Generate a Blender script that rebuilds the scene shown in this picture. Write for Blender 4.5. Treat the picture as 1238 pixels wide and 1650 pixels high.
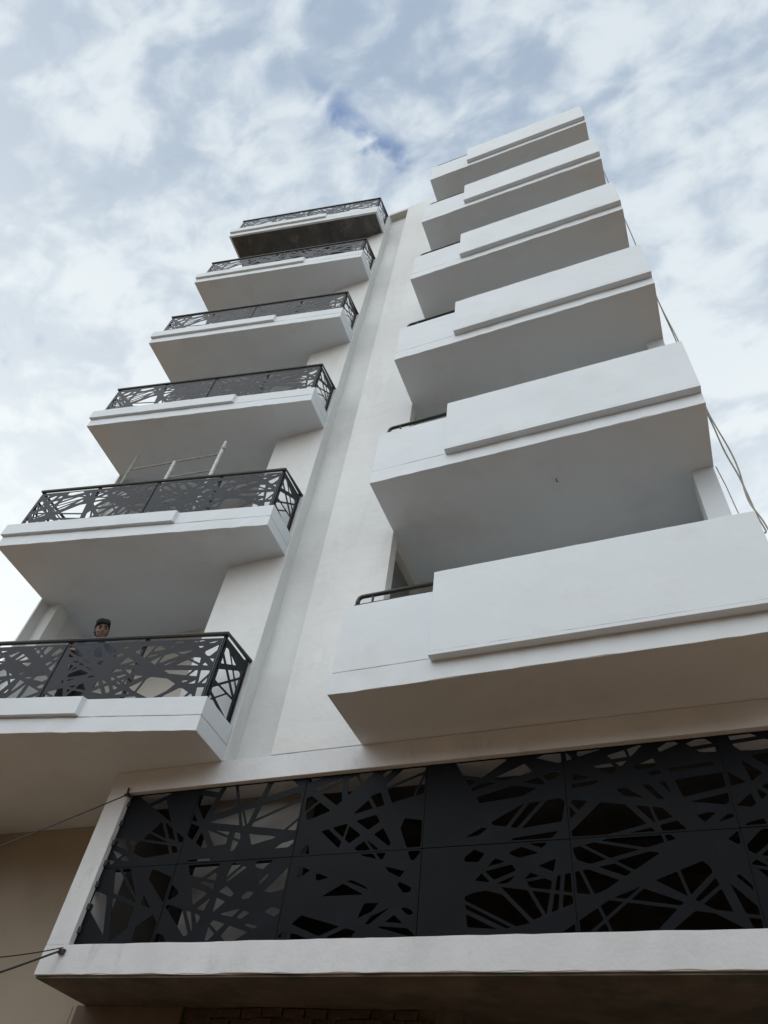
import bpy, bmesh, math, random
from math import radians, sin, cos, pi, sqrt
from mathutils import Vector, Matrix
from mathutils.geometry import tessellate_polygon
random.seed(7)
for o in list(bpy.data.objects): bpy.data.objects.remove(o)
scn = bpy.context.scene
COL = scn.collection

# ------------------------------------------------------------------ camera
G = 1.6                                   # eye height; ground is z = 0, facade plane is y = 0
CAM = Vector((0.0, -5.8193, G))
YAW, PITCH, ROLL, FPX = radians(28.5007), radians(48.7349), radians(9.496), 1153.62
fw = Vector((-sin(YAW)*cos(PITCH), cos(YAW)*cos(PITCH), sin(PITCH)))
rt0 = Vector((cos(YAW), sin(YAW), 0)); up0 = rt0.cross(fw)
rt = rt0*cos(ROLL) + up0*sin(ROLL); up = -rt0*sin(ROLL) + up0*cos(ROLL)
cd = bpy.data.cameras.new('camera'); cam = bpy.data.objects.new('camera', cd); COL.objects.link(cam)
cd.sensor_fit = 'VERTICAL'; cd.sensor_height = 36.0; cd.lens = FPX/1650*36.0
cd.clip_start = 0.05; cd.clip_end = 3000
cam.matrix_world = Matrix(((rt.x, up.x, -fw.x, CAM.x), (rt.y, up.y, -fw.y, CAM.y), (rt.z, up.z, -fw.z, CAM.z), (0, 0, 0, 1)))
scn.camera = cam
scn.render.resolution_x, scn.render.resolution_y = 768, 1024

# ------------------------------------------------------------------ sky, sun, exposure
SUN_AZ, SUN_EL = radians(198), radians(42)        # azimuth clockwise from +y
sun_dir = Vector((sin(SUN_AZ)*cos(SUN_EL), cos(SUN_AZ)*cos(SUN_EL), sin(SUN_EL)))
world = bpy.data.worlds.new('World'); scn.world = world; world.use_nodes = True
def build_world():
    nt = world.node_tree; nt.nodes.clear(); N = nt.nodes.new; L = nt.links.new
    out = N('ShaderNodeOutputWorld'); bg = N('ShaderNodeBackground')
    sky = N('ShaderNodeTexSky'); sky.sky_type = 'NISHITA'; sky.sun_disc = False
    sky.sun_elevation = SUN_EL; sky.sun_rotation = SUN_AZ; sky.dust_density = 0.6; sky.ozone_density = 1.2
    tc = N('ShaderNodeTexCoord'); sep = N('ShaderNodeSeparateXYZ'); L(tc.outputs['Generated'], sep.inputs[0])
    def m(op, a, b=None, c=None, clamp=False):
        n = N('ShaderNodeMath'); n.operation = op; n.use_clamp = clamp
        for i, v in enumerate((a, b, c)):
            if v is None: continue
            if isinstance(v, (int, float)): n.inputs[i].default_value = v
            else: L(v, n.inputs[i])
        return n.outputs[0]
    def rng(v, a, b, c, d, smooth=True):
        n = N('ShaderNodeMapRange'); n.interpolation_type = 'SMOOTHSTEP' if smooth else 'LINEAR'
        L(v, n.inputs[0])
        for i, q in enumerate((a, b, c, d)): n.inputs[i+1].default_value = q
        return n.outputs[0]
    zz = m('MAXIMUM', sep.outputs[2], 0.06)
    u = m('DIVIDE', sep.outputs[0], zz); v = m('DIVIDE', sep.outputs[1], zz)
    cmb = N('ShaderNodeCombineXYZ'); L(u, cmb.inputs[0]); L(v, cmb.inputs[1])
    def noise(scale, detail, rough, rot, sx, sy, loc=(0, 0, 0), dist=0.0):
        mp = N('ShaderNodeMapping'); mp.inputs['Rotation'].default_value = (0, 0, rot)
        mp.inputs['Scale'].default_value = (sx, sy, 1); mp.inputs['Location'].default_value = loc
        L(cmb.outputs[0], mp.inputs[0])
        n = N('ShaderNodeTexNoise'); n.inputs['Scale'].default_value = scale; n.inputs['Detail'].default_value = detail
        n.inputs['Roughness'].default_value = rough; n.inputs['Distortion'].default_value = dist
        L(mp.outputs[0], n.inputs['Vector']); return n.outputs[0]
    big = noise(2.6, 3, .5, radians(30), 1.0, 1.4, (3.1, 1.7, 0), .3)
    mid = noise(7.0, 5, .5, radians(30), 1.0, 1.5, (0.4, 5.2, 0), .6)
    fine = noise(19, 5, .55, radians(25), 1.0, 1.4, (7.4, 2.2, 0), .4)
    puff = m('ADD', m('MULTIPLY', big, .34), m('ADD', m('MULTIPLY', mid, .46), m('MULTIPLY', fine, .20)))
    # the gap in the cloud above the roof
    du = m('SUBTRACT', u, -.206); dv = m('SUBTRACT', v, .163)
    a = m('ADD', m('MULTIPLY', du, .54), m('MULTIPLY', dv, .84)); b = m('SUBTRACT', m('MULTIPLY', dv, .54), m('MULTIPLY', du, .84))
    r2 = m('ADD', m('POWER', m('DIVIDE', a, .070), 2), m('POWER', m('DIVIDE', m('ADD', b, m('MULTIPLY', m('SUBTRACT', fine, .5), .05)), .022), 2))
    gap = rng(m('SQRT', r2), 0.0, 1.9, .235, 0.0)
    dens = m('SUBTRACT', puff, gap)
    cover = rng(dens, .20, .41, 0.0, 1.0)
    lum = rng(puff, .415, .575, 0.0, 1.0)
    hz = rng(sep.outputs[2], .50, .98, 1.0, 0.0, False)
    ramp = N('ShaderNodeValToRGB'); L(lum, ramp.inputs[0])
    e = ramp.color_ramp.elements; e[0].position = 0; e[0].color = (.37, .46, .58, 1); e[1].position = 1; e[1].color = (.68, .75, .80, 1)
    k = ramp.color_ramp.elements.new(.5); k.color = (.52, .60, .69, 1)
    bright = N('ShaderNodeMix'); bright.data_type = 'RGBA'; bright.blend_type = 'MIX'
    L(m('MULTIPLY', hz, 1.0), bright.inputs[0]); L(ramp.outputs[0], bright.inputs[6]); bright.inputs[7].default_value = (.95, 1.0, 1.0, 1)
    mul = N('ShaderNodeVectorMath'); mul.operation = 'SCALE'; L(bright.outputs[2], mul.inputs[0]); mul.inputs[3].default_value = 10.0
    mix = N('ShaderNodeMix'); mix.data_type = 'RGBA'; L(cover, mix.inputs[0])
    sb = N('ShaderNodeVectorMath'); sb.operation = 'SCALE'; L(sky.outputs[0], sb.inputs[0]); sb.inputs[3].default_value = 1.9
    L(sb.outputs[0], mix.inputs[6]); L(mul.outputs[0], mix.inputs[7])
    L(mix.outputs[2], bg.inputs[0]); bg.inputs[1].default_value = 0.1
    L(bg.outputs[0], out.inputs[0])
build_world()
sl = bpy.data.lights.new('sun', 'SUN'); sl.energy = 1.0; sl.angle = radians(60); sl.color = (.98, .99, 1.0)
so = bpy.data.objects.new('sun', sl); COL.objects.link(so); so.rotation_euler = sun_dir.to_track_quat('Z', 'Y').to_euler()
so.location = (0, -20, 40)
vs = scn.view_settings; vs.view_transform = 'Standard'; vs.look = 'None'; vs.exposure = 0.08; vs.gamma = 1; vs.use_curve_mapping = False

# ------------------------------------------------------------------ materials
def mat(name, col, rough=.8, var=.06, scale=3.0, stain=None, stain_amt=0.0, stain_scale=1.5, stain_lo=.55, stain_hi=.72, bump=.15, bscale=60, metal=0.0, spec=.5, stretch=(1, 1, 1), col2=None, uneven=0.0):
    m = bpy.data.materials.new(name); m.use_nodes = True; nt = m.node_tree; N = nt.nodes.new; L = nt.links.new
    b = nt.nodes['Principled BSDF']; b.inputs['Roughness'].default_value = rough; b.inputs['Metallic'].default_value = metal
    b.inputs['Specular IOR Level'].default_value = spec
    tc = N('ShaderNodeTexCoord'); mp = N('ShaderNodeMapping'); mp.inputs['Scale'].default_value = stretch
    L(tc.outputs['Object'], mp.inputs[0])
    n = N('ShaderNodeTexNoise'); n.inputs['Scale'].default_value = scale; n.inputs['Detail'].default_value = 6; L(mp.outputs[0], n.inputs['Vector'])
    r = N('ShaderNodeMapRange'); L(n.outputs[0], r.inputs[0]); r.inputs[1].default_value = .3; r.inputs[2].default_value = .7
    mx = N('ShaderNodeMix'); mx.data_type = 'RGBA'; L(r.outputs[0], mx.inputs[0])
    c2 = col2 or tuple(c*(1+var) for c in col)
    mx.inputs[6].default_value = tuple(max(0, c*(1-var)) for c in col) + (1,); mx.inputs[7].default_value = tuple(c2) + (1,)
    last = mx.outputs[2]
    if stain:
        n2 = N('ShaderNodeTexNoise'); n2.inputs['Scale'].default_value = stain_scale; n2.inputs['Detail'].default_value = 8; n2.inputs['Roughness'].default_value = .65
        L(mp.outputs[0], n2.inputs['Vector'])
        r2 = N('ShaderNodeMapRange'); L(n2.outputs[0], r2.inputs[0]); r2.inputs[1].default_value = stain_lo; r2.inputs[2].default_value = stain_hi; r2.inputs[4].default_value = stain_amt
        m2 = N('ShaderNodeMix'); m2.data_type = 'RGBA'; L(r2.outputs[0], m2.inputs[0]); L(last, m2.inputs[6]); m2.inputs[7].default_value = stain + (1,)
        last = m2.outputs[2]
    L(last, b.inputs['Base Color'])
    if bump:
        n3 = N('ShaderNodeTexNoise'); n3.inputs['Scale'].default_value = bscale; n3.inputs['Detail'].default_value = 5; L(tc.outputs['Object'], n3.inputs['Vector'])
        bp = N('ShaderNodeBump'); bp.inputs['Strength'].default_value = bump; bp.inputs['Distance'].default_value = .01
        if uneven:
            n4 = N('ShaderNodeTexNoise'); n4.inputs['Scale'].default_value = 3.5; n4.inputs['Detail'].default_value = 2; L(tc.outputs['Object'], n4.inputs['Vector'])
            ma = N('ShaderNodeMath'); ma.operation = 'MULTIPLY_ADD'; L(n4.outputs[0], ma.inputs[0]); ma.inputs[1].default_value = uneven; L(n3.outputs[0], ma.inputs[2])
            L(ma.outputs[0], bp.inputs['Height'])
        else: L(n3.outputs[0], bp.inputs['Height'])
        L(bp.outputs[0], b.inputs['Normal'])
    return m
M = {}
M['white'] = mat('white_paint', (.685, .742, .792), .7, .03, 1.3, (.55, .54, .51), .4, 1.1, .54, .74, .14, 45, uneven=6)
M['wall'] = mat('wall_plaster', (.70, .725, .735), .85, .05, 1.1, (.46, .45, .42), .4, 1.7, .52, .76, .25, 30, uneven=7, stretch=(1, 1, .35))
M['channel'] = mat('channel_plaster', (.635, .66, .67), .9, .06, 1.1, (.42, .42, .40), .4, 1.7, .5, .74, .25, 30, uneven=7, stretch=(1, 1, .3))
M['box'] = mat('frame_plaster', (.68, .71, .745), .85, .06, 2.0, (.30, .29, .27), .45, 3.6, .58, .74, .3, 30, uneven=5, stretch=(1, 1, .4))
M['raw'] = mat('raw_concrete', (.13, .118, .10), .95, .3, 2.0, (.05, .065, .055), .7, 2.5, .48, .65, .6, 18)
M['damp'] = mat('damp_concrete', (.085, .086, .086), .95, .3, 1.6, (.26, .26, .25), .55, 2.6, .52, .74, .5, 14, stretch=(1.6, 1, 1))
M['beige'] = mat('beige_wall', (.38, .335, .275), .9, .07, .8, (.28, .245, .20), .5, .7, .5, .7, .2, 30)
M['inner'] = mat('loggia_plaster', (.60, .57, .52), .9, .06, .8, bump=.15, bscale=30)
M['panel'] = mat('dark_sheet_metal', (.009, .012, .0185), .42, .25, 5, (.03, .035, .045), .35, 9, .55, .75, .05, 90, spec=.18)
M['panel2'] = mat('black_sheet_metal', (.0035, .0050, .0080), .5, .3, 3, (.009, .011, .017), .5, 3, .55, .75, .05, 90, spec=.10)
M['rail'] = mat('rail_paint', (.020, .024, .022), .4, .4, 25, (.22, .21, .17), .6, 40, .64, .72, .1, 80)
M['brick'] = mat('clay_brick', (.075, .052, .040), .95, .3, 9, (.12, .09, .07), .6, 20, .5, .7, .6, 60)
M['mortar'] = mat('mortar', (.12, .10, .08), .95, .25, 9, bump=.8, bscale=30)
M['cable'] = mat('cable_black', (.03, .03, .032), .6, .2, 20, bump=0)
M['hose'] = mat('hose_grey', (.30, .28, .25), .7, .2, 20, bump=0)
M['steel'] = mat('galvanised_pole', (.62, .64, .66), .6, .25, 30, (.20, .14, .10), .7, 25, .55, .7, .2, 60)
M['timber'] = mat('weathered_bar', (.34, .33, .31), .9, .3, 25, (.55, .54, .5), .6, 30, .55, .7, .3, 60)
M['earth'] = mat('street_earth', (.27, .165, .09), .95, .25, .6, (.18, .115, .068), .6, 1.5, .5, .68, .5, 12)
M['ochre'] = mat('ochre_render', (.34, .21, .12), .9, .12, .5, (.24, .155, .09), .5, .8, .5, .7, .3, 20)
M['shutter'] = mat('brown_shutter', (.16, .10, .06), .6, .2, 8)
M['mud'] = mat('brown_render', (.15, .12, .095), .95, .2, 3, (.09, .075, .06), .6, 3, .5, .7, .4, 25)
M['pier'] = mat('grey_pier', (.25, .25, .245), .9, .15, 2)
M['door'] = mat('grey_door', (.16, .16, .155), .7, .1, 8)
M['skin'] = mat('skin', (.17, .10, .075), .6, .1, 12, bump=.05)
M['hair'] = mat('hair_dark', (.010, .009, .009), .9, .5, 60, (.04, .038, .038), .5, 70, .5, .7, .8, 120)
M['jacket'] = mat('grey_jacket', (.06, .068, .095), .9, .2, 8, bump=.4, bscale=25)
M['blue'] = mat('blue_cloth', (.03, .055, .22), .85, .2, 12, bump=.3, bscale=25)
M['trouser'] = mat('dark_trousers', (.035, .037, .045), .9, .2, 10, bump=.3, bscale=25)
M['eye'] = mat('eye_dark', (.02, .015, .012), .25, .1, 5, bump=0)
M['lip'] = mat('lip', (.20, .085, .07), .6, .1, 20, bump=0)
M['tape'] = mat('chalk_mark', (.72, .72, .70), .9, .1, 20, bump=0)

# ------------------------------------------------------------------ helpers
class MB:
    def __init__(s): s.v = []; s.f = []
    def box(s, x0, x1, y0, y1, z0, z1):
        b = len(s.v); s.v += [(x, y, z) for z in (z0, z1) for y in (y0, y1) for x in (x0, x1)]
        s.f += [tuple(b+i for i in q) for q in ((0, 2, 3, 1), (4, 5, 7, 6), (0, 1, 5, 4), (2, 6, 7, 3), (0, 4, 6, 2), (1, 3, 7, 5))]
        return s
    def prism(s, poly, z0, z1, jit=0.0, front=None):
        """poly counter-clockwise seen from above; jit roughens the listed front edge"""
        pts = []
        for i, p in enumerate(poly):
            q = poly[(i+1) % len(poly)]; pts.append((p[0], p[1], 0.0))
            if jit and front and i in front:
                n = max(2, int(math.dist(p, q)/.13))
                for k in range(1, n):
                    t = (k+random.uniform(-.3, .3))/n; pts.append((p[0]+(q[0]-p[0])*t, p[1]+(q[1]-p[1])*t, jit))
        b = len(s.v); n = len(pts)
        for z in (z0, z1):
            s.v += [(x, y+random.uniform(-j, j)*.6, z+(random.uniform(-j, j) if z == z0 else random.uniform(-j, j)*.5)) for x, y, j in pts]
        s.f.append(tuple(b+i for i in reversed(range(n)))); s.f.append(tuple(b+n+i for i in range(n)))
        for i in range(n): j = (i+1) % n; s.f.append((b+i, b+j, b+n+j, b+n+i))
        return s
    def tube(s, pts, r, n=8, cap=True):
        pts = [Vector(p) for p in pts]; rr = r if isinstance(r, (list, tuple)) else [r]*len(pts)
        b = len(s.v); ref = Vector((0, 0, 1))
        for i, p in enumerate(pts):
            d = (pts[min(i+1, len(pts)-1)]-pts[max(i-1, 0)]).normalized()
            a = d.cross(ref if abs(d.dot(ref)) < .95 else Vector((0, 1, 0))).normalized()
            c = a.cross(d)
            for k in range(n): s.v.append(tuple(p+(a*cos(2*pi*k/n)+c*sin(2*pi*k/n))*rr[i]))
        for i in range(len(pts)-1):
            for k in range(n): s.f.append((b+i*n+k, b+i*n+(k+1) % n, b+(i+1)*n+(k+1) % n, b+(i+1)*n+k))
        if cap:
            s.f.append(tuple(b+k for k in reversed(range(n)))); e = b+(len(pts)-1)*n; s.f.append(tuple(e+k for k in range(n)))
        return s
    def mesh(s, name, m, smooth=False):
        me = bpy.data.meshes.new(name); me.from_pydata(s.v, [], s.f); me.update()
        bm = bmesh.new(); bm.from_mesh(me); bmesh.ops.recalc_face_normals(bm, faces=bm.faces); bm.to_mesh(me); bm.free()
        me.materials.append(m)
        if smooth:
            for p in me.polygons: p.use_smooth = True
        return me
    def build(s, name, m, parent=None, bevel=0, smooth=False):
        return link(name, s.mesh(name, m, smooth), parent, bevel)
def link(name, me, parent=None, bevel=0):
    o = bpy.data.objects.new(name, me); COL.objects.link(o)
    if parent: o.parent = parent
    if bevel:
        bv = o.modifiers.new('bevel', 'BEVEL'); bv.width = bevel; bv.segments = 2; bv.limit_method = 'ANGLE'; bv.angle_limit = radians(50)
    return o
def empty(name, loc=(0, 0, 0)):
    o = bpy.data.objects.new(name, None); COL.objects.link(o); o.location = loc; o.empty_display_size = .2; return o
def tag(o, label=None, cat=None, group=None, kind=None):
    if label: o['label'] = label
    if cat: o['category'] = cat
    if group: o['group'] = group
    if kind: o['kind'] = kind
    return o

# perforated sheet: random straight strips split a rectangle, every cell keeps a rim as wide as its strips
def web(length, height, n, seed, wmin, wmax, lmin, lmax):
    """straight strips for a whole run of sheets: (point, direction, width, t0, t1)"""
    R = random.Random(seed); out = []
    for i in range(n):
        c = ((i+R.uniform(.1, .9))*length/n, R.uniform(-.05, 1.05)*height)
        a = R.gauss(0, .42) if R.random() < .52 else R.uniform(.5, 2.6)
        if R.random() < .5: a = -a
        L_ = R.uniform(lmin, lmax); out.append((c, (cos(a), sin(a)), R.choice((wmin, wmin*1.4, R.uniform(wmin, wmax), wmax)), -L_*R.uniform(.35, .65), L_*R.uniform(.35, .65)))
    R.shuffle(out); return out
def perf_mesh(name, w, h, seed, m, segs, x0=0.0, z0=0.0, border=.03, t=.004, solid=None, solid_p=.06, amin=.0012):
    R = random.Random(seed)
    cells = [[((0, 0), border), ((w, 0), border), ((w, h), border), ((0, h), border)]]
    def split(cell, p, d, wd, t0, t1):
        n = (-d[1], d[0]); k = len(cell); s = [(v[0][0]-p[0])*n[0]+(v[0][1]-p[1])*n[1] for v in cell]
        if max(s) < 1e-4 or min(s) > -1e-4: return None
        A = []; B = []; cr = []
        for i in range(k):
            (v, e), sv = cell[i], s[i]; (q, _), sq = cell[(i+1) % k], s[(i+1) % k]
            (A if sv >= 0 else B).append((v, e))
            if (sv >= 0) != (sq >= 0):
                f = sv/(sv-sq); x = (v[0]+(q[0]-v[0])*f, v[1]+(q[1]-v[1])*f); cr.append(x)
                if sv >= 0: A.append((x, wd)); B.append((x, e))
                else: B.append((x, wd)); A.append((x, e))
        if len(cr) != 2: return None
        mx, my = (cr[0][0]+cr[1][0])/2-p[0], (cr[0][1]+cr[1][1])/2-p[1]; tt = mx*d[0]+my*d[1]
        if tt < t0 or tt > t1: return None
        return A, B
    for p, d, wd, t0, t1 in segs:
        new = []
        for c in cells:
            r = split(c, (p[0]-x0, p[1]-z0), d, wd, t0, t1)
            if r: new += [q for q in r if len(q) > 2]
            else: new.append(c)
        cells = new
    V = []; F = []
    def clip(poly, p, n):
        out = []
        for i in range(len(poly)):
            a, b = poly[i], poly[(i+1) % len(poly)]
            sa = (a[0]-p[0])*n[0]+(a[1]-p[1])*n[1]; sb = (b[0]-p[0])*n[0]+(b[1]-p[1])*n[1]
            if sa >= 0: out.append(a)
            if (sa >= 0) != (sb >= 0): f = sa/(sa-sb); out.append((a[0]+(b[0]-a[0])*f, a[1]+(b[1]-a[1])*f))
        return out
    def area(q): return .5*abs(sum(q[i][0]*q[(i+1) % len(q)][1]-q[(i+1) % len(q)][0]*q[i][1] for i in range(len(q))))
    for c in cells:
        outer = [v for v, _ in c]; inner = outer[:]
        cx = sum(v[0] for v in outer)/len(outer); cy = sum(v[1] for v in outer)/len(outer)
        for i in range(len(c)):
            a, b = c[i][0], c[(i+1) % len(c)][0]; L_ = math.dist(a, b)
            if L_ < 1e-6: continue
            n = (-(b[1]-a[1])/L_, (b[0]-a[0])/L_); e = c[i][1]; o = e if (e == border) else e/2
            inner = clip(inner, (a[0]+n[0]*o, a[1]+n[1]*o), n)
            if len(inner) < 3: break
        fill = len(inner) < 3 or area(inner) < amin or R.random() < solid_p or (solid and solid(cx, cy))
        b0 = len(V); no = len(outer)
        if fill:
            V += [(x, 0, y) for x, y in outer]+[(x, t, y) for x, y in outer]
            F.append(tuple(range(b0, b0+no))); F.append(tuple(reversed(range(b0+no, b0+2*no)))); continue
        clean = [inner[0]]
        for q in inner[1:]:
            if math.dist(q, clean[-1]) > 1e-4: clean.append(q)
        if math.dist(clean[0], clean[-1]) < 1e-4: clean.pop()
        # slightly rounded hole corners, as left by the cutter
        rounded = []
        for i, q in enumerate(clean):
            pr, nx = clean[i-1], clean[(i+1) % len(clean)]
            for o_ in (pr, nx):
                dd = math.dist(q, o_); f = min(.22, .007/dd) if dd > 0 else 0
                rounded.append((q[0]+(o_[0]-q[0])*f, q[1]+(o_[1]-q[1])*f))
        inner = rounded; ni = len(inner)
        allp = outer+inner
        V += [(x, 0, y) for x, y in allp]+[(x, t, y) for x, y in allp]; nt_ = len(allp)
        for tri in tessellate_polygon([[Vector((x, y, 0)) for x, y in outer], [Vector((x, y, 0)) for x, y in inner]]):
            F.append(tuple(b0+i for i in tri)); F.append(tuple(b0+nt_+i for i in reversed(tri)))
        for i in range(ni):
            j = (i+1) % ni; F.append((b0+no+i, b0+no+j, b0+nt_+no+j, b0+nt_+no+i))
    b0 = len(V); V += [(0, 0, 0), (w, 0, 0), (w, 0, h), (0, 0, h), (0, t, 0), (w, t, 0), (w, t, h), (0, t, h)]
    F += [(b0+i, b0+(i+1) % 4, b0+4+(i+1) % 4, b0+4+i) for i in range(4)]
    me = bpy.data.meshes.new(name); me.from_pydata(V, [], F); me.update(); me.materials.append(m); return me
def place(o, a, b, z):
    """put a sheet with its left-bottom corner at a (xy), running towards b"""
    d = Vector((b[0]-a[0], b[1]-a[1])); o.location = (a[0], a[1], z); o.rotation_euler = (0, 0, math.atan2(d.y, d.x)); return o
def lerp(a, b, t): return tuple(a[i]+(b[i]-a[i])*t for i in range(len(a)))

# ------------------------------------------------------------------ measured layout (metres)
H = 3.2; Z0 = 3.874+G
def ZK(k): return Z0+k*H
xRl, xRr, dR, hg, hpb, hpt, xPl, dP, hlo = -2.9675, 1.0486, .866, .2436, .2062, 1.2637, -1.9497, .0954, 1.0956
xLr, dLr, xLl, dLl, hLg, hLt = -4.5928, .5959, -8.8332, 1.3454, .1918, .4219
RA, RB = (-4.6545, -.5383), (-8.7921, -1.2857); hRail = 1.3699
xLc, xv1, xv3, drec = -5.5497, -4.5937, -4.0215, .2013
xBl, xBi, rev = -6.0076, -5.7376, .0601
zBb, zBi, zBt = 1.8496+G, 2.0973+G, 3.6137+G
zTop = 17.36+Z0
YB = 1.12                                   # back wall of the loggias

# ------------------------------------------------------------------ ground and street
g = MB(); g.box(-400, 400, -400, 400, -.5, 0)
tag(g.build('ground', M['earth']), kind='structure')

# ------------------------------------------------------------------ the building
B = empty('apartment_building', (-4, 0, 0))
tag(B, 'white apartment tower with stacked balconies and black perforated screens', 'building')
def part(mb, name, m, bevel=0, parent=None, smooth=False, loc=None):
    o = mb.build(name, m, None, bevel, smooth); setp(o, parent or B); return o
def setp(o, parent):
    o.parent = parent; o.matrix_parent_inverse = Matrix.Translation(-B.location) if parent is B else Matrix.Identity(4)
    return o

# front wall strips and the sunk channel between them
part(MB().box(xLc, xv1, 0, .3, Z0+.004, zTop-.02), 'front_wall', M['wall'], .006)
part(MB().box(xv3, xRl, 0, .17, Z0+.004, zTop+.16), 'front_wall', M['wall'], .006)
part(MB().box(xv1-.05, xv3+.05, drec, .5, Z0+.004, zTop+.02), 'channel_wall', M['channel'])
part(MB().box(xv1-.02, xv3+.0, .012, .6, zTop, zTop+.14), 'roof_beam', M['inner'], .004)
# loggia walls behind the balconies
part(MB().box(-8.93, 1.03, YB, YB+.2, Z0-.01, ZK(5)+.1), 'back_wall', M['inner'])
part(MB().box(xLc+.012, xLc+.16, .29, YB+.01, Z0+.01, ZK(5)+.1), 'loggia_side_wall', M['inner'])
part(MB().box(-8.94, -8.68, 0, .25, Z0+.01, ZK(5)-.0), 'corner_pillar', M['wall'], .006)
part(MB().box(-8.945, -8.912, -.17, .03, Z0+.01, ZK(5)-.0), 'corner_fin', M['wall'])
part(MB().box(-8.938, -8.78, .24, 8, 0, ZK(5)+.1), 'end_wall', M['wall'])
part(MB().box(.80, xRr-.006, .05, .35, Z0+.01, ZK(5)+.02), 'corner_pillar', M['white'], .006)
part(MB().box(.86, xRr-.01, .34, 8, 0, ZK(5)+.1), 'end_wall', M['wall'])
part(MB().box(-8.93, 1.03, 7.8, 8, 0, ZK(5)+.1), 'rear_wall', M['wall'])
part(MB().box(-8.92, 1.02, 1.1, 7.9, ZK(5)+.05, ZK(5)+.18), 'roof_slab', M['raw'])
part(MB().box(xv1-.3, xRl-.1, .48, .62, ZK(5), zTop+.1), 'roof_parapet', M['wall'])

# left-hand balconies ------------------------------------------------
RAILWEB = web(4.1, .84, 92, 15, .022, .066, .6, 1.7)
FRONT = [perf_mesh('front_sheet', 2.05, .84, 11, M['panel'], RAILWEB, 0, 0, .022, solid_p=.03, amin=.0008), perf_mesh('front_sheet', 2.05, .84, 23, M['panel'], RAILWEB, 2.05, 0, .022, solid_p=.03, amin=.0008)]
SIDE_R = perf_mesh('side_sheet', .50, .84, 31, M['panel'], web(.5, .8, 12, 5, .02, .045, .5, 1.2), border=.022, solid_p=.04)
SIDE_L = perf_mesh('side_sheet', 1.05, .84, 37, M['panel'], web(1.05, .8, 18, 6, .02, .05, .5, 1.4), border=.022, solid_p=.05)
def front_y(x, off=0): t = (x-xLr)/(xLl-xLr); return -(dLr+t*(dLl-dLr)+off)
LBAL = []
for k in range(6):
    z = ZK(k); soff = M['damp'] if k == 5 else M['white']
    poly = [(xLl, -dLl), (xLr, -dLr), (-4.6173, -.03), (-4.6173, .02), (xLc+.03, .02), (xLc+.03, YB+.02), (-8.90, YB+.02), (-8.92, -.05)]
    b = part(MB().prism(poly, z, z+hLg-.007, .006, (0,)), 'balcony', M['white'], .004); LBAL.append(b)
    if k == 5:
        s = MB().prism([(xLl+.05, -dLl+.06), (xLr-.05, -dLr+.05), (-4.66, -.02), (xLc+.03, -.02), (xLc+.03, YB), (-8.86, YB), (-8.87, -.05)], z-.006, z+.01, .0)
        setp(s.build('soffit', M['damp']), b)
    inn = [(xLl+.012, -dLl+.012), (xLr-.012, -dLr+.012), (-4.63, -.03), (-4.63, .02), (xLc+.04, .02), (xLc+.04, YB+.01), (-8.89, YB+.01), (-8.90, -.05)]
    setp(MB().prism(inn, z+hLg-.010, z+hLg+.004).build('shadow_joint', M['white']), b)
    # upstand kerb round the edge
    T = .14
    kerb = MB().prism([(xLl, -dLl), (xLr, -dLr), (xLr-T*.9, -dLr+T+.02), (xLl+T, -dLl+T)], z+hLg+.002, z+hLt, .003, (0,))
    kerb.prism([(xLr-T*.9, -dLr+T+.02), (xLr, -dLr+.001), (-4.6173, -.004), (-4.6173-T, -.004)], z+hLg+.002, z+hLt-.001)
    kerb.prism([(xLl, -dLl+.001), (xLl+T, -dLl+T), (-8.78, -.18), (-8.92, -.18)], z+hLg+.002, z+hLt-.001)
    setp(kerb.build('kerb', M['white'], None, .004), b)
    # thicker band along the left half of the kerb
    xb = -6.0496; f = .0537
    band = MB().prism([(xLl-.012, -dLl-f), (xb, front_y(xb, f)), (xb+.02, front_y(xb+.02, -.01)), (xLl-.012, -dLl+.01)], z+hLg+.012, z+hLt+.006, .003, (0,))
    setp(band.build('fascia_band', M['white'], None, .004), b)
    # railing sheets
    zb = z+hLt+.018
    for i in range(2):
        a0, a1 = (.012, .497) if i == 0 else (.503, .988)
        A, C = lerp(RB, RA, a0), lerp(RB, RA, a1)
        o = link('perforated_panel', FRONT[i]); setp(o, b); place(o, A, C, zb); o.scale = (math.dist(A, C)/2.05, 1, 1)
    o = link('perforated_panel', SIDE_R); setp(o, b); place(o, (RA[0], RA[1]+.02), (RA[0]+.0, -.0), zb)
    o = link('perforated_panel', SIDE_L); setp(o, b); place(o, (RB[0], RB[1]+.02), (RB[0]-.03, -.2), zb)
    # posts stand just behind the sheets
    nrm = Vector((RA[1]-RB[1], -(RA[0]-RB[0]))).normalized()*-1
    for t in (.008, .25, .5, .75, .992):
        x, y = lerp(RB, RA, t); x += nrm.x*.028; y += nrm.y*.028
        setp(MB().box(x-.018, x+.018, y-.018, y+.018, z+hLt-.01, z+hRail-.03).build('post', M['panel']), b)
    setp(MB().box(RA[0]-.045, RA[0]-.010, -.055, -.02, z+hLt-.01, z+hRail-.03).build('post', M['panel']), b)
    # bottom and top bars, then the round handrail
    ra3, rb3 = (RA[0], RA[1], 0), (RB[0], RB[1], 0)
    def at(p, dz): return (p[0], p[1], z+dz)
    hr = MB().tube([at((RB[0]-.03, -.2), hRail-.03), at(RB, hRail-.03), at(RA, hRail-.03), at((RA[0]+.006, -.0), hRail-.03)], .028, 8)
    setp(hr.build('handrail', M['rail'], None, 0, False), b)
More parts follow.
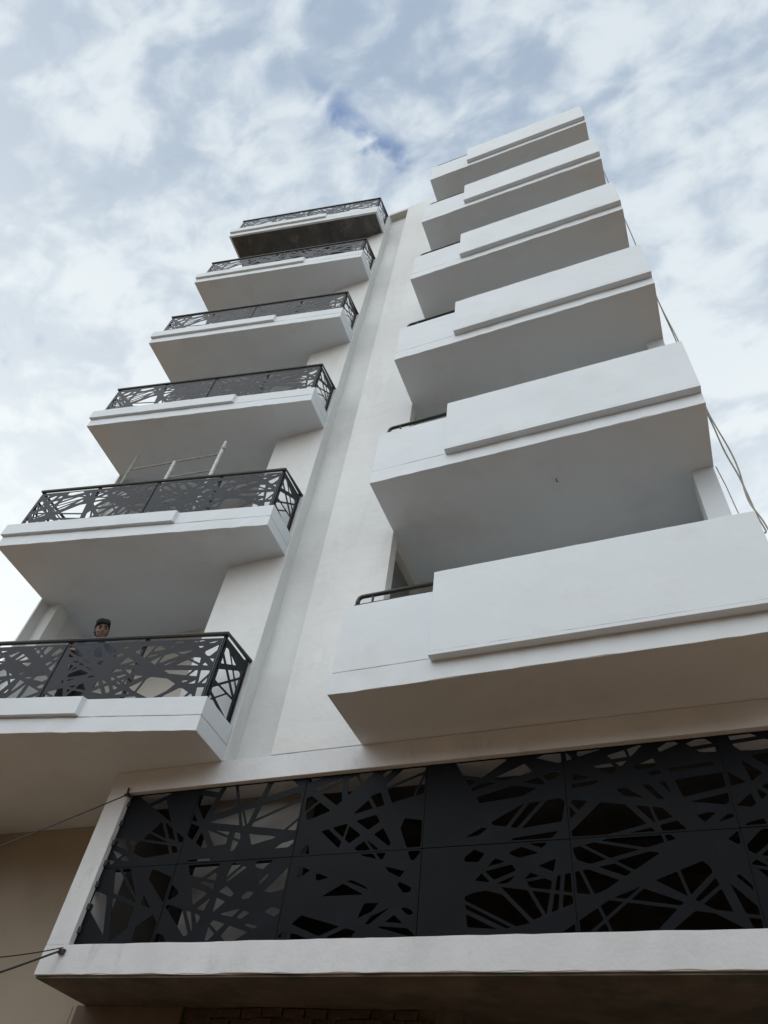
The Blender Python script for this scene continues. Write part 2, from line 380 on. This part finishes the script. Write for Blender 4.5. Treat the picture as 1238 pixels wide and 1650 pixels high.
# right-hand balconies ------------------------------------------------
RB0 = []
for k in range(6):
    z = ZK(k)
    poly = [(xRl, -dR), (xRr, -dR), (xRr, YB+.02), (xRl-.02, YB+.02), (xRl-.02, .02), (xRl, .02)]
    b = part(MB().prism(poly, z, z+hg-.006, .006, (0,)), 'balcony', M['white'], .004)
    RB0.append(b)
    inn = [(xRl+.01, -dR+.010), (xRr-.01, -dR+.010), (xRr-.01, YB+.01), (xRl-.01, YB+.01), (xRl-.01, .02), (xRl+.01, .02)]
    setp(MB().prism(inn, z+hg-.012, z+hg+.008).build('shadow_joint', M['white']), b)
    low = MB().prism([(xRl+.004, -dR+.003), (xPl+.05, -dR+.003), (xPl+.05, -dR+.13), (xRl+.13, -dR+.13)], z+hg+.004, z+hlo, .002, (0,))
    low.prism([(xRl+.13, -dR+.131), (xRl+.004, -dR+.004), (xRl+.004, -.004), (xRl+.13, -.004)][::-1], z+hg+.004, z+hlo-.001)
    setp(low.build('low_parapet', M['white'], None, .004), b)
    pan = MB().prism([(xPl, -dR-dP), (xRr, -dR-dP), (xRr, -dR+.13), (xPl, -dR+.13)], z+hpb+.04, z+hpt, .003, (0,))
    pan.prism([(xPl, -dR-dP), (xRr, -dR-dP), (xRr, -dR-.001), (xPl, -dR-.001)], z+hpb, z+hpb+.041, .0)
    pan.prism([(xRr-.13, -dR+.131), (xRr-.001, -dR+.131), (xRr-.001, .06), (xRr-.13, .06)], z+hg+.004, z+hpt-.2)
    setp(pan.build('parapet_panel', M['white'], None, .004), b)
    # short tube rail over the low part of the parapet
    y = -dR+.05; zr = z+hlo+.026; zt = z+hlo+.155; x0 = xRl+.12; r = .055
    pts = [(xPl+.02, y, zt)]+[(x0+r-r*sin(a), y, zt-r+r*cos(a)) for a in [i*pi/2/6 for i in range(7)]]+[(x0, y, zr)]
    setp(MB().tube(pts, .024, 10).build('tube_rail', M['rail'], None, 0, True), b)
    setp(MB().tube([(x0-.02, y-.01, z+hlo+.018), (x0+.05, y, zr), (xPl+.02, y, zr)], .024, 10).build('tube_rail', M['rail'], None, 0, True), b)
    setp(MB().tube([(x0+.17, y, zr), (x0+.17, y, zt)], .014, 8).build('rail_strut', M['rail']), b)
    # doorway in the left cheek of the loggia
    if k < 5:
        c = part(MB().box(xRl-.15, xRl, .168, YB+.01, z+3.2-.14, z+3.2+.03), 'lintel', M['inner'])
        part(MB().box(xRl-.15, xRl, .95, YB+.01, z+.2, z+3.2-.139), 'door_jamb', M['inner'])
        part(MB().box(xRl-1.0, xRl-.10, .30, YB+.01, z+.2, z+3.2-.15), 'door_leaf', M['door'])

# a bent wire end left sticking out of one soffit
setp(MB().tube([(-.72, -.28, ZK(1)+.01), (-.72, -.28, ZK(1)-.05), (-.70, -.30, ZK(1)-.09), (-.71, -.33, ZK(1)-.12)], .006, 6).build('wire_hook', M['cable']), RB0[1])
# screen box at the first floor ----------------------------------------
bx0, bx1 = xBl, 1.06
part(MB().prism([(bx0, 0), (bx1, 0), (bx1, .4), (bx0, .4)], zBt, Z0-.003, .002, (0,)), 'screen_frame_top', M['box'], .004)
part(MB().prism([(bx0, -.002), (bx1, -.002), (bx1, .4), (bx0, .4)], zBb, zBi, .006, (0,)), 'screen_frame_bottom', M['box'], .004)
part(MB().box(bx0+.001, xBi, .001, .4, zBi+.001, zBt-.001), 'screen_frame_side', M['box'], .004)
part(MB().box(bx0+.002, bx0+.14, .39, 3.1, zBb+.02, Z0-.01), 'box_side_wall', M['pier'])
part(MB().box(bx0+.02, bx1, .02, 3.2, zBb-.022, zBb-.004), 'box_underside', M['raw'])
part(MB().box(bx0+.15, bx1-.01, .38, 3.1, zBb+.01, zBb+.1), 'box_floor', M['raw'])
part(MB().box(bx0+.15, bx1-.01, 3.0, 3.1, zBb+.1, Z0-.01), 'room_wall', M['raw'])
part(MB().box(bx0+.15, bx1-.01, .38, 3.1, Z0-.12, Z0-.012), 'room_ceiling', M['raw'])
part(MB().box(-4.82, -3.72, .34, .6, zBb+.1, Z0-.12), 'inner_pier', M['pier'])
xs = [xBi, -4.83, -3.55, -2.27, -.99, .29, bx1-.01]; zs = [zBi, 2.82+G, zBt]
SCREENWEB = web(6.8, 1.52, 140, 8, .024, .072, .9, 2.6)
S = empty('screen', (0, 0, 0)); setp(S, B); S.matrix_parent_inverse = Matrix.Translation(-B.location)
for i in range(6):
    for j in range(2):
        w = xs[i+1]-xs[i]-.006; h = zs[j+1]-zs[j]-.006
        sol = None; sp = .04
        if i == 3: sol = lambda x, y: x < .43
        if i == 2: sp = .35 if j == 0 else .2
        if i in (0, 1): sp = .25 if i == 0 else .12
        me = perf_mesh('screen_sheet', w, h, 101+i*7+j*3, M['panel2'], SCREENWEB, xs[i]-xBi, zs[j]-zBi, .014, .004, sol, sp, .0025)
        o = link('perforated_panel', me); setp(o, S); o.location = (xs[i]+.003, rev+(.002 if (i+j) % 2 else 0), zs[j]+.003)
for q in range(7):
    zc = zBi+.12+q*.21
    setp(MB().box(xBi-.004, xBi+.035, rev-.018, rev+.03, zc, zc+.055).build('clip', M['cable']), S)
for x in (-4.83, -3.55, -2.27, -.99, .29): setp(MB().box(x-.02, x+.02, rev+.012, rev+.05, zBi-.01, zBt+.01).build('upright', M['panel2']), S)
setp(MB().box(xBi, bx1, rev+.012, rev+.05, 2.80+G, 2.84+G).build('crossbar', M['panel2']), S)

# ground floor under the screen box
W_ = part(MB().box(-6.09, -4.83, .78, 1.1, 0, zBb-.02), 'ground_floor_wall', M['mud'], .01)
part(MB().box(-6.5, -6.42, YB-.03, YB+.02, 0, zBb+.05), 'wall_edge', M['beige'])
part(MB().box(-8.92, -6.02, YB-.024, YB+.01, 0, Z0-.004), 'side_street_wall', M['beige'])
IN = part(MB().box(-4.83, -2.33, .83, 1.1, 0, zBb-.02), 'brick_infill', M['mortar'])
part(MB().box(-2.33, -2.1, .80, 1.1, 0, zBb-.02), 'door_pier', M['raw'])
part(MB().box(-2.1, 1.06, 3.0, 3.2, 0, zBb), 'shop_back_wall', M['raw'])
brick_me = [MB().box(-.10, .10, 0, .09, -.033, .033).mesh('brick', M['brick']) for _ in range(3)]
for c in range(6):
    zc = zBb-.065-.078*c; n = 0; x = -4.83+.11+(.105 if c % 2 else 0)
    while x < -2.40:
        o = link('brick', brick_me[n % 3]); setp(o, IN); o.location = (x+random.uniform(-.012, .012), .79+random.uniform(-.02, .02), zc+random.uniform(-.009, .009))
        o.rotation_euler = (0, random.uniform(-.06, .06), random.uniform(-.05, .05)); x += .213; n += 1

# ------------------------------------------------------------------ unseen house behind the camera, added to shade and warm the lower storeys
OPP = empty('shading_house', (0, -10, 0))
tag(OPP, 'plain ochre house across the street, unseen, added to shade and warm the white tower', 'house')
def op(mb, name, m): o = mb.build(name, m); o.parent = OPP; o.matrix_parent_inverse = Matrix.Translation((0, 10, 0)); return o
op(MB().box(-22, 20, -19, -10, 0, 6.9), 'wall', M['ochre'])
op(MB().box(-22.2, 20.2, -19.2, -9.8, 6.9, 7.15), 'roof', M['raw'])
for x in range(-20, 20, 4):
    for z in (1.0, 4.2): op(MB().box(x, x+1.2, -10.05, -9.97, z, z+1.5), 'shutter', M['shutter'])

# ------------------------------------------------------------------ trestle on the second left balcony
zf = ZK(1)+hLg
TR = empty('scaffold_trestle', (-7.4, -.35, zf))
tag(TR, 'paint-splashed metal scaffold frame standing behind the perforated railing, below the third balcony', 'scaffold')
def trp(mb, name, m): o = mb.build(name, m); o.parent = TR; o.matrix_parent_inverse = Matrix.Translation(-TR.location); return o
yt = -.50
zb_ = 9.50+G
def leg(p, q, r, m):
    trp(MB().tube([p, q], r, 8), 'leg', m)
leg((-7.99, -.66, zf), (-7.985, -.66, 9.93+G), .024, M['timber'])
leg((-7.065, -.58, zf), (-7.07, -.58, zb_-.01), .028, M['steel'])
leg((-6.20, -.49, zf), (-6.205, -.49, 9.84+G), .028, M['steel'])
trp(MB().tube([(-7.99, -.655, zb_), (-6.19, -.485, zb_)], .017, 8), 'top_bar', M['timber'])
trp(MB().tube([(-7.03, -.575, 9.03+G), (-6.20, -.49, 9.04+G)], .015, 8), 'lower_bar', M['timber'])
trp(MB().tube([(-7.99, -.66, zf+.6), (-6.20, -.49, zf+.6)], .015, 8), 'lower_bar', M['timber'])
trp(MB().box(-6.24, -6.17, -.52, -.46, 9.62+G, 9.66+G), 'clamp', M['timber'])

# ------------------------------------------------------------------ the man on the lowest left balcony
def remeshed(name, prims, voxel, m, smooth_it=4):
    bm = bmesh.new()
    for pr in prims:
        kind = pr[0]
        if kind == 's':            # ellipsoid: centre, radii, optional rotation
            c, r = Vector(pr[1]), pr[2]; rot = pr[3] if len(pr) > 3 else Matrix.Identity(3)
            mt = Matrix.Translation(c) @ rot.to_4x4() @ Matrix.Diagonal((*r, 1))
            bmesh.ops.create_uvsphere(bm, u_segments=20, v_segments=14, radius=1, matrix=mt)
        else:                      # capsule chain: list of (point, radius)
            ch = pr[1]
            for (p, r), (q, s) in zip(ch[:-1], ch[1:]):
                p, q = Vector(p), Vector(q); d = q-p; L_ = d.length
                mt = Matrix.Translation((p+q)/2) @ d.to_track_quat('Z', 'Y').to_matrix().to_4x4()
                bmesh.ops.create_cone(bm, cap_ends=True, segments=18, radius1=r, radius2=s, depth=L_, matrix=mt)
            for p, r in ch: bmesh.ops.create_uvsphere(bm, u_segments=18, v_segments=12, radius=r, matrix=Matrix.Translation(Vector(p)))
    me = bpy.data.meshes.new(name); bm.to_mesh(me); bm.free()
    o = bpy.data.objects.new(name, me); COL.objects.link(o)
    r = o.modifiers.new('remesh', 'REMESH'); r.mode = 'VOXEL'; r.voxel_size = voxel; r.use_smooth_shade = True
    if smooth_it: s = o.modifiers.new('smooth', 'SMOOTH'); s.factor = .5; s.iterations = smooth_it
    dg = bpy.context.evaluated_depsgraph_get(); ev = o.evaluated_get(dg); nm = bpy.data.meshes.new_from_object(ev)
    o.modifiers.clear(); o.data = nm; nm.name = name; nm.materials.clear(); nm.materials.append(m)
    for p in nm.polygons: p.use_smooth = True
    return o
def make_person():
    # local frame: +x to the man's left, -y in front of him, z up, feet at 0
    body = remeshed('person', [
        ('s', (0, -.06, 1.585), (.077, .098, .118)), ('s', (0, -.105, 1.53), (.056, .062, .072)),      # skull, jaw
        ('s', (0, -.145, 1.485), (.028, .026, .022)),                                                # chin
        ('s', (0, -.166, 1.565), (.014, .020, .026)), ('s', (0, -.156, 1.595), (.010, .014, .03)),     # nose
        ('s', (.044, -.128, 1.555), (.022, .022, .02)), ('s', (-.044, -.128, 1.555), (.022, .022, .02)),
        ('s', (0, -.138, 1.632), (.05, .018, .014)),                                                  # brow
        ('s', (0, -.155, 1.517), (.026, .014, .012)),                                                 # lips
        ('s', (.081, -.045, 1.57), (.012, .024, .034)), ('s', (-.081, -.045, 1.57), (.012, .024, .034)), # ears
        ('c', [((0, -.04, 1.5), .054), ((0, -.01, 1.40), .058)]),
        ('s', (0, 0, 1.22), (.165, .10, .22)), ('s', (0, 0, 1.0), (.15, .10, .16)),
        ('c', [((.17, 0, 1.37), .055), ((.24, -.04, 1.12), .045), ((.20, -.24, 1.02), .035)]),
        ('c', [((-.17, 0, 1.37), .055), ((-.25, -.04, 1.12), .045), ((-.21, -.24, 1.02), .035)]),
        ('c', [((.09, 0, .92), .085), ((.10, -.02, .5), .06), ((.10, .02, .08), .042)]),
        ('c', [((-.09, 0, .92), .085), ((-.10, -.02, .5), .06), ((-.10, .02, .08), .042)]),
        ('s', (.10, -.06, .04), (.045, .13, .04)), ('s', (-.10, -.06, .04), (.045, .13, .04)),
    ] + [q for s in (1, -1) for q in (
        ('s', (s*.20, -.30, 1.01), (.042, .055, .020)),
        ('c', [((s*.17, -.33, 1.015), .0095), ((s*.165, -.375, 1.01), .009), ((s*.165, -.395, .98), .008)]),
        ('c', [((s*.19, -.34, 1.018), .0095), ((s*.188, -.39, 1.01), .009), ((s*.188, -.41, .975), .008)]),
        ('c', [((s*.21, -.34, 1.018), .0095), ((s*.212, -.385, 1.01), .009), ((s*.212, -.405, .975), .008)]),
        ('c', [((s*.23, -.33, 1.015), .009), ((s*.234, -.365, 1.008), .0085), ((s*.234, -.385, .98), .0075)]),
        ('c', [((s*.165, -.28, 1.01), .012), ((s*.14, -.305, 1.005), .010), ((s*.13, -.33, .995), .009)]))],
        .0085, M['skin'], 3)
    def nod(o):
        th = radians(26)
        for v in o.data.vertices:
            f = min(1, max(0, (v.co.z-1.40)/.09)); a = th*f*f*(3-2*f); y, z = v.co.y+.02, v.co.z-1.43
            v.co.y, v.co.z = -.02+y*cos(a)-z*sin(a), 1.43+y*sin(a)+z*cos(a)
            r_ = -radians(15)*f; x, z = v.co.x, v.co.z-1.43
            v.co.x, v.co.z = x*cos(r_)+z*sin(r_), 1.43-x*sin(r_)+z*cos(r_)
    def child(o): o.parent = body; return o
    hair = child(remeshed('hair', [('s', (0, -.048, 1.604), (.092, .114, .122)), ('s', (0, -.015, 1.57), (.090, .095, .10)),
        ('s', (-.02, -.085, 1.665), (.068, .075, .062)), ('s', (.03, -.06, 1.665), (.062, .08, .062)), ('s', (0, -.125, 1.668), (.055, .032, .026))], .009, M['hair'], 2))
    for v in hair.data.vertices:      # open the mass round the face and the nape
        x, y, z = v.co
        line = 1.645-.35*max(0, abs(x)-.055)*2
        if y < -.07 and z < line: v.co = (x*.80, -.05+(y+.07)*.1, z)
        if z < 1.50: v.co.x *= .75; v.co.y = v.co.y*.75
        v.co += Vector((random.uniform(-1, 1), random.uniform(-1, 1), random.uniform(-1, 1)))*.0035
    child(remeshed('jacket', [('s', (0, 0, 1.22), (.205, .135, .24)), ('s', (0, 0, 1.02), (.195, .135, .2)), ('c', [((-.13, 0, 1.375), .078), ((.13, 0, 1.375), .078)]),
        ('s', (0, -.03, 1.415), (.082, .088, .045)),
        ('c', [((.18, 0, 1.36), .082), ((.255, -.04, 1.12), .068), ((.205, -.22, 1.025), .055)]),
        ('c', [((-.18, 0, 1.36), .082), ((-.265, -.04, 1.12), .068), ((-.215, -.22, 1.025), .055)])], .016, M['jacket'], 3))
    child(remeshed('cuff', [('c', [((-.255, -.05, 1.13), .074), ((-.213, -.225, 1.027), .063)])], .012, M['blue'], 2))
    child(remeshed('trousers', [('s', (0, 0, .93), (.178, .125, .14)), ('c', [((.09, 0, .9), .105), ((.10, -.02, .5), .08), ((.10, .02, .09), .07)]),
        ('c', [((-.09, 0, .9), .105), ((-.10, -.02, .5), .08), ((-.10, .02, .09), .07)])], .016, M['trouser'], 3))
    for s in (1, -1):
        child(remeshed('shoe', [('s', (s*.10, -.06, .045), (.053, .145, .05))], .012, M['trouser'], 2))
        child(remeshed('eye', [('s', (s*.033, -.142, 1.598), (.015, .012, .009))], .004, M['eye'], 0))
        child(remeshed('eyebrow', [('s', (s*.034, -.150, 1.622), (.024, .010, .006))], .004, M['hair'], 0))
    child(remeshed('mouth', [('s', (0, -.164, 1.517), (.024, .007, .006))], .004, M['lip'], 0))
    for o in [body]+list(body.children):
        if o.name.split('.')[0] in ('person', 'hair', 'eye', 'eyebrow', 'mouth'): nod(o)
    return body
man = make_person()
tag(man, 'dark-haired person in a grey jacket looking down over the lowest railing', 'person')
mx_, my_ = -6.79, -.46
man.location = (mx_, my_, ZK(0)+hLg-.005)
man.scale = (1.02,)*3
man.rotation_euler = (radians(2), 0, math.atan2(CAM.x-mx_, -(CAM.y-my_))*.92)

# ------------------------------------------------------------------ wires and hoses
def sag(a, b, drop, n=16, wob=0.0, seed=0):
    R = random.Random(seed); a, b = Vector(a), Vector(b); out = []
    for i in range(n+1):
        t = i/n; p = a.lerp(b, t); p.z -= drop*4*t*(1-t); p += Vector((R.uniform(-wob, wob), R.uniform(-wob, wob), 0)); out.append(p)
    return out
w1 = MB().tube(sag((-5.742, -.01, 3.585+G), (-7.3, -3.6, -.1+G+.2), .10), .007, 6)
w1.tube([(-5.742, -.02, 3.66+G), (-5.735, -.015, 3.59+G), (-5.70, .05, 3.57+G)], .012, 6); w1.box(-5.775, -5.72, -.016, .02, 3.575+G, 3.60+G)
tag(w1.build('overhead_wire', M['cable']), 'thin dark wire running from the upper left corner of the black screen', 'wire', 'wires tied to the screen box')
w2 = MB().tube(sag((-5.768, -.012, 2.05+G), (-6.4, -3.2, 1.0+G-.9), .07), .010, 6)
w2.tube(sag((-5.775, -.012, 2.07+G), (-5.95, -.6, 1.79+G), .01), .006, 6); w2.box(-5.80, -5.735, -.03, .0, 2.015+G, 2.055+G)
tag(w2.build('overhead_wire', M['cable']), 'thicker twisted wire running from the lower left corner of the black screen', 'wire', 'wires tied to the screen box')
def hose(name, pts, r, label):
    # smooth the polyline
    P = [Vector(p) for p in pts]; out = []
    for i in range(len(P)-1):
        a, b, c, d = P[max(i-1, 0)], P[i], P[i+1], P[min(i+2, len(P)-1)]
        for s in range(6):
            t = s/6; out.append(.5*((2*b)+(c-a)*t+(2*a-5*b+4*c-d)*t*t+(3*b-a-3*c+d)*t*t*t))
    out.append(P[-1])
    tag(MB().tube(out, r, 6).build(name, M['hose']), label, 'cable', 'cables hanging beside the right-hand balconies')
y = -.3
hose('hanging_cable', [(1.105, y, 19.5+G), (1.11, y, 16.2+G), (1.13, y, 13.4+G), (1.115, y, 10.85+G), (1.155, y, 9.48+G), (1.15, y, 8.3+G), (1.15, y, 7.62+G), (1.20, y, 6.9+G), (1.205, y, 6.5+G), (1.175, y, 6.0+G), (1.235, y, 5.55+G), (1.26, y, 4.6+G), (1.2, y, 3.2+G)], .009, 'longer grey cable looping out beyond the right parapet ends')
hose('hanging_cable', [(1.10, y+.03, 13.0+G), (1.12, y+.03, 10.8+G), (1.135, y+.03, 9.5+G), (1.12, y+.03, 8.2+G), (1.145, y+.03, 7.55+G), (1.155, y+.03, 6.9+G), (1.19, y+.03, 6.4+G), (1.20, y+.03, 5.8+G), (1.215, y+.03, 5.54+G), (1.15, y+.03, 5.58+G)], .009, 'shorter grey cable twisted with the longer one, hooked back at the lowest parapet')
hose('hanging_cable', [(1.06, y+.3, 7.0+G), (1.075, y+.25, 6.55+G), (1.06, y+.1, 5.95+G), (1.07, y, 5.5+G)], .006, 'thin cable close to the pillar above the lowest right parapet')
